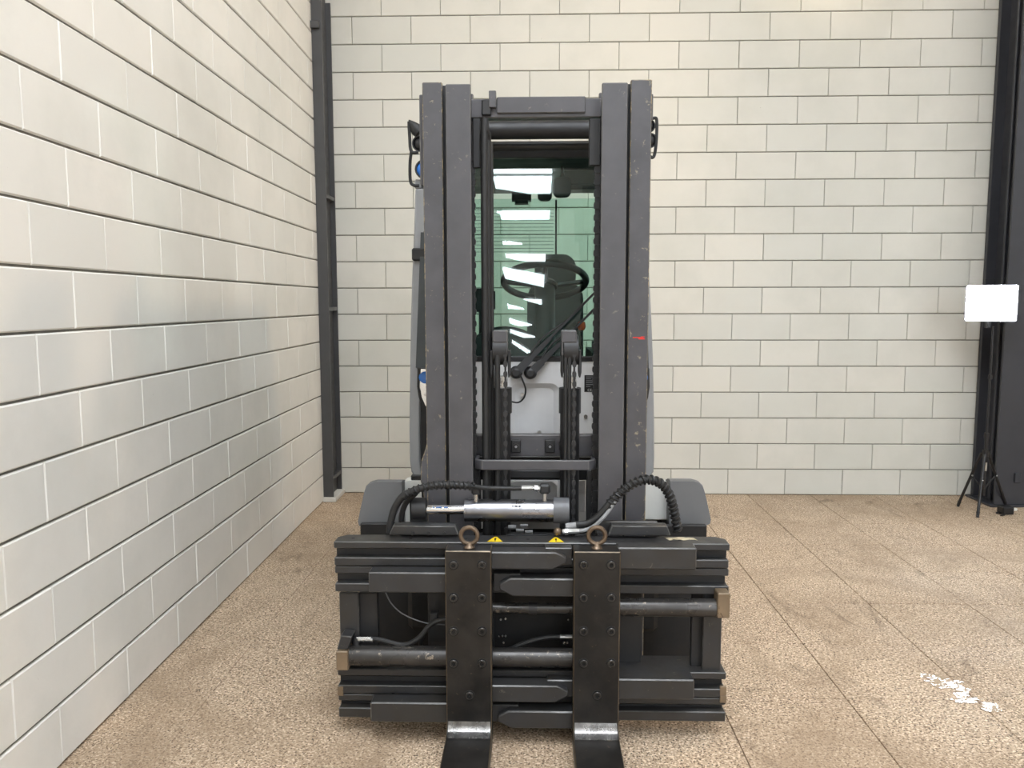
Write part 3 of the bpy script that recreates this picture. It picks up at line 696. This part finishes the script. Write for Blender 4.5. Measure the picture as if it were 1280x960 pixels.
# free-lift cylinders with sheaves, chains and hoses
def lift(uc, s):
    Y = 2.93; xc = aX(uc, Y, 480)
    c = cyl('lift_cylinder', (xc, Y, .12), (xc, Y, aZ(516,Y)), .036, M_BLACK, FT, 24)
    cyl('cylinder_gland', (xc, Y, aZ(516,Y)), (xc, Y, aZ(484.5,Y)), .041, M_BLACK, c, 24)
    cyl('piston_rod', (xc, Y, aZ(486,Y)), (xc, Y, aZ(470,Y)), .026, M_STEEL, c, 18)
    z0, z1 = aZ(472,2.87), aZ(438,2.87)
    for d in (-.036, .028): 
        prism('sheave_cheek', [(xc+d, z1), (xc+d+.010, z1), (xc+d+.010, z0+.02), (xc+d+.006, z0), (xc+d+.002, z0), (xc+d, z0+.02)], 'y', 2.86, 2.93, M_BLACK, c, .002)
    cyl('sheave', (xc-.026, 2.895, (z0+z1)/2+.05), (xc+.026, 2.895, (z0+z1)/2+.05), .055, M_BLACK, c, 26)
    cap_z0, cap_z1 = aZ(428.5, 2.85), aZ(413, 2.85); xo = aX(uc-1, 2.85, 420)
    box('sheave_cap', xo-.027, xo+.027, 2.845, 2.93, cap_z0, cap_z1, M_MAST, c, .004)
    for d in (-.027, .020): box('cap_side', xo+d, xo+d+.007, 2.85, 2.92, cap_z0-.045, cap_z0, M_MAST, c, .002)
    for d in ((-.012, .002) if s > 0 else (-.010,)):
        tube('lift_hose', [(xo+d, 2.87, cap_z0+.004), (xo+d, 2.852, cap_z0-.05), (xo+d, 2.85, cap_z0-.3), (xo+d, 2.85, .45)], .0068 if s > 0 else .0105, M_RUB, c, n=10, sub=4)
    obj('lift_chain', chain_bm(xo+.019, 2.846, .35, cap_z0-.02, .015, .018, .012), M_BLACK, c)
lift(626, -1); lift(712.5, 1)
# tall looped pipe at the left of the opening
pz0, pz1 = .35, aZ(163, 2.86)
xh = aX(608, 2.86, 300)
tube('looped_mast_pipe', [(xh-.005, 2.86, pz0), (xh-.006, 2.86, 1.2), (xh-.006, 2.86, pz1-.03), (xh-.001, 2.862, pz1), (xh+.004, 2.885, pz1-.02), (xh+.004, 2.89, pz1-.08), (xh+.004, 2.89, 1.2), (xh+.004, 2.89, pz0)], .013, M_RUB, FT, n=12, sub=6, label='tall looped dark hydraulic pipe')
tube('mast_pipe', [(xh+.016, 2.90, pz0), (xh+.016, 2.90, 1.2), (xh+.016, 2.90, pz1-.10), (xh+.008, 2.915, pz1-.07), (xh+.0, 2.93, pz1-.10)], .008, M_RUB, FT, n=10, sub=6)
# small hardware low between the mast rails
for (u, v, r) in ((640,659,.008),(650,663,.007),(655,657,.006),(661,665,.007)):
    p = at(u, v, 2.86); cyl('pipe_union', (p.x-.014, 2.86, p.z), (p.x+.014, 2.86, p.z), r, M_PILL, FT, 10)
pbox('mast_foot_plate', 560, 668, 775, 720, 2.90, .03, M_DEEP, FT)

# ---- chassis, wheels, counterweight
box('chassis', -.47, .47, 3.24, 4.55, .16, .66, M_DEEP, FT, .02)
box('axle_beam', -.5, .5, 3.05, 3.25, .18, .48, M_DEEP, FT, .02)
for s in (-1, 1):
    prism('tilt_lug', [(3.0,.30),(3.12,.22),(3.25,.26),(3.25,.42),(3.0,.40)], 'x', s*.30-.03, s*.30+.03, M_DEEP, FT, .004)
for s in (-1, 1): box('dark_filler_plate', s*.36, s*.70, 3.13, 3.15, .03, .60, M_DEEP, FT, .006)  # black plates added to keep the openings behind the carriage dark
def wheel(x, y, r, wd):
    bm = bmesh.new(); h = wd/2
    bm_lathe(bm, (x, y, r), (1,0,0), [(r*.58,-h*.9),(r*.62,-h),(r*.9,-h),(r*.985,-h*.8),(r,-h*.45),(r,h*.45),(r*.985,h*.8),(r*.9,h),(r*.62,h),(r*.58,h*.9)], 40)
    t = obj('wheel', bm, M_TYRE, FT)
    bm = bmesh.new(); bm_lathe(bm, (x, y, r), (1,0,0), [(0,-h*.6),(r*.2,-h*.6),(r*.25,-h*.5),(r*.52,-h*.5),(r*.6,-h*.92),(r*.6,h*.92),(r*.52,h*.5),(r*.25,h*.5),(r*.2,h*.6),(0,h*.6)], 30)
    rm = obj('rim', bm, M_PILL, t)
    for k in range(6):
        a = 2*PI*k/6
        for sd in (-1, 1): bm2 = bmesh.new(); bm_cyl(bm2, (x+sd*h*.49, y+r*.38*math.cos(a), r+r*.38*math.sin(a)), (x+sd*h*.58, y+r*.38*math.cos(a), r+r*.38*math.sin(a)), .012, 6); obj('wheel_nut', bm2, M_STEEL, t)
for s in (-1, 1): wheel(s*.585, 3.52, .285, .24); wheel(s*.43, 4.52, .26, .18)
# fenders: rounded box over the front wheels
def fender(uo, vt, ui, vb, s):
    Y = 3.2; xo, xi = aX(uo, Y, 640), aX(ui, Y, 640); zt, zb = aZ(vt, Y, uo), aZ(vb, Y, uo)
    k = .035 if s < 0 else .02
    o_ = xo; pts = [(xi, zb)]
    sg = 1 if s < 0 else -1
    pts += [(xo+sg*.02, zb), (xo+sg*.004, zb+.008), (xo, zb+.025), (xo+sg*.028, zt-.045), (xo+sg*.036, zt-.022), (xo+sg*.052, zt-.006), (xo+sg*.075, zt), (xi, zt)]
    bm = bmesh.new(); rings = []
    for Yk, sc2 in ((3.2,.004),(3.212,0),(3.26,.006),(3.45,.068),(3.75,.16),(3.90,.26)):
        rings.append([bm.verts.new((x, Yk, z-sc2)) for x, z in pts])
    bm.faces.new(rings[0]); bm.faces.new(rings[-1][::-1])
    for A, B in zip(rings, rings[1:]):
        for i in range(len(A)): bm.faces.new((A[i], A[(i+1)%len(A)], B[(i+1)%len(B)], B[i]))
    obj('fender', bm, M_FEND, FT, ang=40)
fender(447, 601.5, 503, 658, -1); fender(889, 600.5, 837, 656, 1)
# counterweight and bonnet at the rear
pts = [(-.52,4.30),(-.52,4.62),(-.46,4.80),(-.30,4.90),(.30,4.90),(.46,4.80),(.52,4.62),(.52,4.30)]
prism('counterweight', pts, 'z', .30, 1.12, M_GREY, FT, .03)
box('seat_bonnet', -.42, .42, 3.75, 4.42, .64, 1.02, M_CAB, FT, .03)

# ---- cab
CY = 3.20
xw = .47
# front panel with a pressed recess
def front_panel():
    bm = bmesh.new()
    zt, zb = aZ(451.5, CY), .56
    xa, xb = aX(637.5, CY, 510), aX(699, CY, 510); za, zb2 = aZ(575, CY), aZ(479, CY)
    L1 = round_rect(xa, xb, za, zb2, .035, 5); L2 = round_rect(xa+.022, xb-.022, za+.022, zb2-.022, .022, 5)
    O = [(-.40, zb), (.40, zb), (.40, zt), (-.40, zt)]
    vo = [bm.verts.new((x, CY, z)) for x, z in O]; v1 = [bm.verts.new((x, CY, z)) for x, z in L1]; v2 = [bm.verts.new((x, CY+.016, z)) for x, z in L2]
    eds = [bm.edges.new((vo[i], vo[(i+1)%4])) for i in range(4)] + [bm.edges.new((v1[i], v1[(i+1)%len(v1)])) for i in range(len(v1))]
    bmesh.ops.triangle_fill(bm, use_beauty=True, edges=eds)
    for i in range(len(v1)):
        j = (i+1) % len(v1); bm.faces.new((v1[i], v1[j], v2[j], v2[i]))
    bm.faces.new(v2)
    vb = [bm.verts.new((x, CY+.03, z)) for x, z in O]
    for i in range(4): bm.faces.new((vo[i], vb[i], vb[(i+1)%4], vo[(i+1)%4]))
    return obj('front_panel', bm, M_GREY, FT, label='light grey cab front panel with pressed recess', ang=25)
fp = front_panel()
pbox('window_seal', 560, 445.5, 770, 452, CY-.006, .03, M_PLAST, FT, .004)
for (u, v) in ((732, 520.5), (674, 541), (653, 493.5)): p = at(u, v, CY); cyl('screw', (p.x, CY+.016 if v != 520.5 else CY, p.z), (p.x, CY-.008, p.z), .008, M_STEEL, fp, 12)
dp = pbox('data_plate', 730.5, 469, 744, 490, CY-.002, .002, M_PLAST, fp, 0)
for i in range(6): pbox('printed_line', 732.5, 470.8+i*2.4, (741, 739, 742, 740, 741, 738)[i], 471.5+i*2.4, CY-.0026, .0008, M_PILL, dp, 0)
cu = bpy.data.curves.new('ce_mark', 'FONT'); cu.body = 'CE'; cu.size = .014; cu.extrude = .0003; cu.align_x = 'CENTER'
to = bpy.data.objects.new('ce_tmp', cu); COL.objects.link(to); bpy.context.view_layer.update()
cme = bpy.data.meshes.new_from_object(to.evaluated_get(bpy.context.evaluated_depsgraph_get())); bpy.data.objects.remove(to)
cme.materials.append(M_PRINT); ce = bpy.data.objects.new('printed_mark', cme); COL.objects.link(ce); ce.parent = dp
ce.rotation_euler = (PI/2, 0, 0); ce.location = at(737, 489, CY-.003) - WP[dp.name]
# wipers
def wiper(pu, pv, eu, ev):
    a, e = at(pu, pv, CY-.03), at(eu, ev, CY+.03); b = a.lerp(e, .40)
    bm = bmesh.new(); bm_lathe(bm, (a.x, CY, a.z), (0,-1,0), [(.0,0),(.026,0),(.026,.012),(.019,.022),(.019,.045),(.012,.05),(0,.05)], 20)
    k = obj('wiper', bm, M_BLACK, FT)
    bm = bmesh.new(); d = (e-a).normalized(); n_ = d.cross(Vector((0,1,0))).normalized()
    st = [(a, .017), (a.lerp(e,.16), .015), (a.lerp(e,.17), .012), (b, .008), (b.lerp(e,.02), .0045), (e, .0045)]
    rings = []
    for p, r in st: rings.append([bm.verts.new(p + n_*r*s1 + Vector((0, s2*.007, 0))) for s1, s2 in ((-1,-1),(1,-1),(1,1),(-1,1))])
    for A, B in zip(rings, rings[1:]):
        for i in range(4): bm.faces.new((A[i], A[(i+1)%4], B[(i+1)%4], B[i]))
    bm.faces.new(rings[0]); bm.faces.new(rings[-1][::-1]); obj('wiper_arm', bm, M_BLACK, k)
    tube('wiper_hose', [a.lerp(e,.18)+n_*.012+Vector((0,-.008,0)), a.lerp(e,.35)+n_*.022+Vector((0,-.006,0)), a.lerp(e,.5)+n_*.012+Vector((0,-.004,0)), a.lerp(e,.62)], .0035, M_RUB, k, n=8)
wiper(645, 466, 750, 359); wiper(663, 466.5, 752, 377)
tube('washer_hose', P_([(650,468,CY-.03),(654,477,CY-.03),(657,487,CY-.03),(655,497,CY-.025),(648,503,CY-.02),(638,502,CY-.012)], CY), .0036, M_RUB, FT, n=8)
# windscreen, rear window, door windows
def quad_slab(name, pts, th_, mat, parent=FT, **k):
    p = [Vector(q) for q in pts]; n_ = (p[1]-p[0]).cross(p[3]-p[0]).normalized()*th_; bm = bmesh.new()
    A = [bm.verts.new(q) for q in p]; B = [bm.verts.new(q+n_) for q in p]; bm.faces.new(A[::-1]); bm.faces.new(B)
    for i in range(4): bm.faces.new((A[i], A[(i+1)%4], B[(i+1)%4], B[i]))
    return obj(name, bm, mat, parent, smooth=False, **k)
WB, WT = (3.215, 1.265), (3.395, 2.11)
quad_slab('windscreen', [(-xw+.03, WB[0], WB[1]), (xw-.03, WB[0], WB[1]), (xw-.05, WT[0], WT[1]), (-xw+.05, WT[0], WT[1])], -.006, M_GLASS, label='green tinted windscreen reflecting roof panels')
rw = quad_slab('rear_window', [(-xw+.06, 4.43, 1.16), (xw-.06, 4.43, 1.16), (xw-.06, 4.40, 2.05), (-xw+.06, 4.40, 2.05)], -.006, M_GLASS, label='green tinted rear window with heating wires')
bm = bmesh.new()
for i in range(13):
    v = 262 + i*4.4; z = aZ(v, 4.395); bm_box(bm, -.36, aX(692, 4.39, v), 4.392, 4.3945, z-.0012, z+.0012)
obj('heating_wire', bm, M_CAB, rw, kind='stuff')
x = aX(695, 4.39, 290); box('window_strut', x-.005, x+.005, 4.385, 4.395, aZ(336, 4.39), aZ(250, 4.39), M_CAB, rw, .001)
for s in (-1, 1):
    quad_slab('door_window', [(s*.475, 3.36, 1.20), (s*.475, 4.34, 1.20), (s*.455, 4.34, 2.05), (s*.455, 3.46, 2.05)], .006, M_GLASS)
    box('door_panel', s*.46, s*.50, 3.30, 4.36, .66, 1.20, M_PILL, FT, .015)
    prism('rear_pillar', [(4.34,1.1),(4.46,1.1),(4.44,2.1),(4.34,2.1)], 'x', s*.40, s*.475, M_CAB, FT, .01)
    quad_slab('front_pillar', [(s*.415, 3.22, 1.22), (s*.47, 3.22, 1.22), (s*.45, 3.40, 2.12), (s*.395, 3.40, 2.12)], -.05*1, M_CAB, FT)
box('cab_roof', -.465, .465, 3.375, 4.50, 2.09, 2.145, M_CAB, FT, .012)
box('roof_front_trim', -.44, .44, 3.365, 3.40, 2.085, 2.12, M_BLACK, FT, .004)
# silver cab edge pillars seen outside the mast
def edge_pillar(line, s, name='cab_side_panel', Y=3.28):
    out = [(aX(u, Y, v), aZ(v, Y, u)) for u, v in line]; inn = [(x - s*.045, z) for x, z in out]
    prism(name, out + inn[::-1], 'y', Y, Y+.30, M_PILL, FT, .006)
edge_pillar([(519,236),(517.5,290),(515,345),(513.5,400),(512.5,460),(511.5,540),(512,575),(514,590),(519,597)], -1)
edge_pillar([(810,300),(812,350),(814.5,400),(816.5,450),(818,530),(818,575),(817,590),(812,597)], 1)
pbox('mirror_clamp', 514.5, 310, 533, 326, 3.26, .05, M_RUB, FT, .006)
for s, u0, u1 in ((-1, 522.5, 541), (1, 795, 811)):
    pbox('door_seal', u0, 345, u1, 456, 3.285, .05, M_PLAST, FT, .01)
pbox('sill_joint', 513.5, 594, 530, 601, 3.27, .2, M_PLAST, FT, .004)
# headlights
def headlight(uo, s):
    Y = 3.225; xo = aX(uo, Y, 480); z1, z0 = aZ(455, Y), aZ(512, Y); xi = xo - s*.085
    x0_, x1_ = min(xo, xi), max(xo, xi)
    def outline(i): 
        q = [(xo-s*(.012+i), z1-i), (xo-s*(.003+i), z1-.02), (xo-s*i*1.0, (z0+z1)/2), (xo-s*(.006+i), z0+.05), (xo-s*(.022+i), z0+i), (xi+s*i, z0+i), (xi+s*i, z1-i)]
        return q
    h = prism('headlight', outline(0), 'y', Y, Y+.08, M_PLAST, FT, .006)
    prism('reflector', outline(.012), 'y', Y-.006, Y+.02, M_CHROME, h, .003)
    for dz, r, mt in ((-.055, .027, M_BLUE), (-.125, .012, M_STEEL), (-.15, .010, M_STEEL)):
        bm = bmesh.new(); bmesh.ops.create_uvsphere(bm, u_segments=18, v_segments=10, radius=r, matrix=Matrix.Translation((xo-s*.036, Y-.002, z1+dz)) @ Matrix.Diagonal((1,.4,1,1))); obj('lens', bm, mt, h)
headlight(521, -1); headlight(812.5, 1)
pt = pbox('tan_plate', 528.3, 512.5, 545, 560, 3.24, .01, M_TANP, FT, .002)
p = at(533.5, 526, 3.239); bm = bmesh.new(); bm_tube(bm, [p + Vector((.008*math.cos(a), 0, .011*math.sin(a))) for a in (2*PI*i/16 for i in range(16))], .0016, 6, closed=True); obj('printed_ring', bm, M_BLACK, pt)
pbox('printed_line', 528.5, 537.5, 545, 538.3, 3.239, .001, M_BLACK, pt, 0)
pbox('plate_trim', 528.3, 511.5, 545, 514, 3.238, .004, M_RED, pt, 0)
# white steps / lower body beside the mast
def body_corner(u0, u1, v0, v1, Y, mt=None):
    um = (u0+u1)/2
    poly = round_rect(aX(u0,Y,v0), aX(u1,Y,v0), aZ(v1,Y,um), aZ(v0,Y,um), .025, 4)
    prism('lower_body', poly, 'y', Y, Y+.06, mt or M_WHITE, FT, .004)
body_corner(503, 545, 600, 662, 3.27); body_corner(795, 841, 603, 650, 3.27)
prism('floor_cover', [(aX(636,3.1,600),aZ(650,3.1)),(aX(698,3.1,600),aZ(650,3.1)),(aX(698,3.1,600),aZ(606,3.1)),(aX(690,3.1,600),aZ(600,3.1)),(aX(645,3.1,600),aZ(600,3.1)),(aX(636,3.1,600),aZ(603,3.1))], 'y', 3.10, 3.2, M_GREY, FT, .006)
pbox('floor_cover', 722, 600, 732, 640, 3.1, .05, M_GREY, FT)
box('front_bulkhead', -.46, .46, 3.22, 3.26, .5, 1.24, M_DEEP, FT, 0)
# work lamps with guards beside the roof
def hoop(pts, Y, par, r=.0065): return tube('lamp_guard', P_(pts, Y), r, M_RUB, par, n=8, sub=5)
def lamp(u, v, r, Y, lens):
    c = at(u, v, Y); bm = bmesh.new(); bm_lathe(bm, c, (0,-1,0), [(0,-.06),(r*.6,-.055),(r*.9,-.02),(r,.0),(r,.012),(r*.85,.012),(r*.82,.004)], 22); l = obj('work_lamp', bm, M_RUB, FT)
    bm = bmesh.new(); bm_lathe(bm, c, (0,-1,0), [(r*.84,.003),(r*.6,.012),(r*.3,.016),(0,.017)], 22); obj('lens', bm, lens, l); return l
a = lamp(525, 180, .032, 3.34, M_PLAST); b = lamp(531, 212, .040, 3.34, M_BLUE)
hoop([(511,152),(512,170),(514,189),(523,190.5)], 3.33, a); hoop([(514,190),(512.5,205),(513,226),(517,231.5),(524,232)], 3.33, b)
cc = at(517, 160, 3.33); bm = bmesh.new(); bm_lathe(bm, at(511, 150, 3.33), (at(524,166,3.33)-at(511,150,3.33)), [(.002,0),(.014,.02),(.027,.05),(.024,.068),(0,.07)], 14); obj('mirror_shell', bm, M_RUB, a)
pbox('lamp_foot', 518, 224, 528, 236, 3.345, .04, M_PILL, b, .006)
e = lamp(812, 176, .030, 3.34, M_PLAST)
hoop([(812,150),(818,147.5),(821,151),(820.5,175),(818.5,192),(815.5,197),(811,194)], 3.33, e)
lamp(811, 158, .026, 3.34, M_PLAST)

for s_, z_ in ((-1, at(520, 172, 3.37).z), (1, at(812, 152, 3.37).z)):
    xk = aX(530, 3.37, 200) if s_ < 0 else aX(808, 3.37, 170)
    box('lamp_bracket', xk-.012, xk+.012, 3.355, 3.39, 2.02, z_, M_RUB, FT, .004)
    box('lamp_bracket', min(xk, s_*.40), max(xk, s_*.40), 3.37, 3.39, 2.03, 2.07, M_RUB, FT, .004)
# ---- inside the cab
wc = at(681, 352, 3.62); nrm = Vector((0, .42, 1)).normalized(); ux = Vector((1,0,0)); uy = nrm.cross(ux).normalized()
bm = bmesh.new(); bm_tube(bm, [wc + .185*(math.cos(a)*ux + math.sin(a)*uy) for a in (2*PI*i/48 for i in range(48))], .0155, 12, closed=True)
sw = obj('steering_wheel', bm, M_PLAST, FT)
for a in (0, PI, 1.5*PI): cyl('spoke', wc - nrm*.02 + .03*(math.cos(a)*ux + math.sin(a)*uy), wc + .18*(math.cos(a)*ux + math.sin(a)*uy), .011, M_PLAST, sw, 8)
bm = bmesh.new(); bm_lathe(bm, wc - nrm*.03, nrm, [(0,0),(.055,0),(.06,.015),(.045,.03),(0,.035)], 22); obj('hub', bm, M_PLAST, sw)
tube('steering_column', [wc - nrm*.02, wc - nrm*.15 + Vector((0,-.03,0)), (wc.x, 3.38, .92)], .045, M_CAB, FT, n=14)
# seat
sx = .12
st = box('seat', sx-.24, sx+.24, 3.86, 4.26, 1.00, 1.13, M_SEAT, FT, .05, 3)
bm = bmesh.new(); bm_prism(bm, round_rect(sx-.15, sx+.15, 1.05, 1.60, .09, 6), 'y', 4.20, 4.30); bevel(bm, .02, 2)
for v in bm.verts: v.co.y += (v.co.z-1.05)*.14
obj('backrest', bm, M_SEAT, st)
bm = bmesh.new(); bm_prism(bm, round_rect(sx-.11, sx+.11, 1.55, 1.745, .07, 6), 'y', 4.27, 4.34); bevel(bm, .02, 2); obj('headrest', bm, M_SEAT, st)
for d in (-.26, .22): box('armrest', sx+d, sx+d+.05, 3.80, 4.20, 1.22, 1.27, M_CAB, st, .015)
# dashboard cowl, console and levers
bm = bmesh.new(); bm_lathe(bm, (aX(632,3.42,430), 3.33, 1.18), (0,1,0), [(0,0),(.20,0),(.21,.02),(.20,.16),(0,.2)], 36)
dc = obj('dash_cowl', bm, M_CAB, FT)
box('dashboard', -.44, .44, 3.28, 3.42, 1.0, 1.25, M_CAB, FT, .03, 2)
box('side_console', -.43, -.28, 3.60, 4.2, 1.02, 1.30, M_CAB, FT, .03, 2); box('side_console', .26, .42, 3.45, 3.95, 1.02, 1.30, M_CAB, FT, .03, 2)
kn = at(727, 407, 3.5); bm = bmesh.new(); bm_lathe(bm, kn - Vector((0,0,.02)), (0,0,1), [(0,0),(.012,0),(.019,.015),(.016,.035),(0,.042)], 16); kl = obj('control_knob', bm, M_ORNG, FT, label='orange control knob')
cyl('lever_stem', kn - Vector((0,0,.10)), kn - Vector((0,0,.015)), .007, M_PLAST, kl, 10)
mn = at(604, 376, 3.6); box('display_unit', mn.x-.07, mn.x+.055, 3.58, 3.62, mn.z-.05, mn.z+.055, M_PLAST, FT, .012, 2); box('display_arm', mn.x-.02, mn.x+.01, 3.59, 3.61, 1.1, mn.z-.045, M_PLAST, FT, .004)
# things under the roof: visor, mirror, interior lamp
vz = at(712, 215, 3.75); box('sun_visor', aX(700,3.75,215), aX(760,3.75,215), 3.70, 3.76, aZ(238,3.75), 2.09, M_CAB, FT, .02, 2)
box('roof_radio', aX(640,4.1,230), aX(664,4.1,230), 4.02, 4.12, aZ(256,4.1), 2.09, M_CAB, FT, .015, 2)
mz = at(697, 238, 3.6); bm = bmesh.new(); bm_prism(bm, round_rect(mz.x-.02, mz.x+.06, mz.z-.03, mz.z+.06, .025, 5), 'y', 3.6, 3.63); bevel(bm, .004); mi = obj('rear_mirror', bm, M_PLAST, FT)
cyl('mirror_stem', (mz.x+.02, 3.615, mz.z+.05), (mz.x+.02, 3.615, 2.1), .006, M_PLAST, mi, 8)
gl = at(690, 248, 3.7); bm = bmesh.new(); bm_prism(bm, round_rect(gl.x-.065, gl.x-.0, gl.z-.01, gl.z+.06, .02, 5), 'y', 3.7, 3.73); obj('roof_lamp', bm, M_CAB, FT)
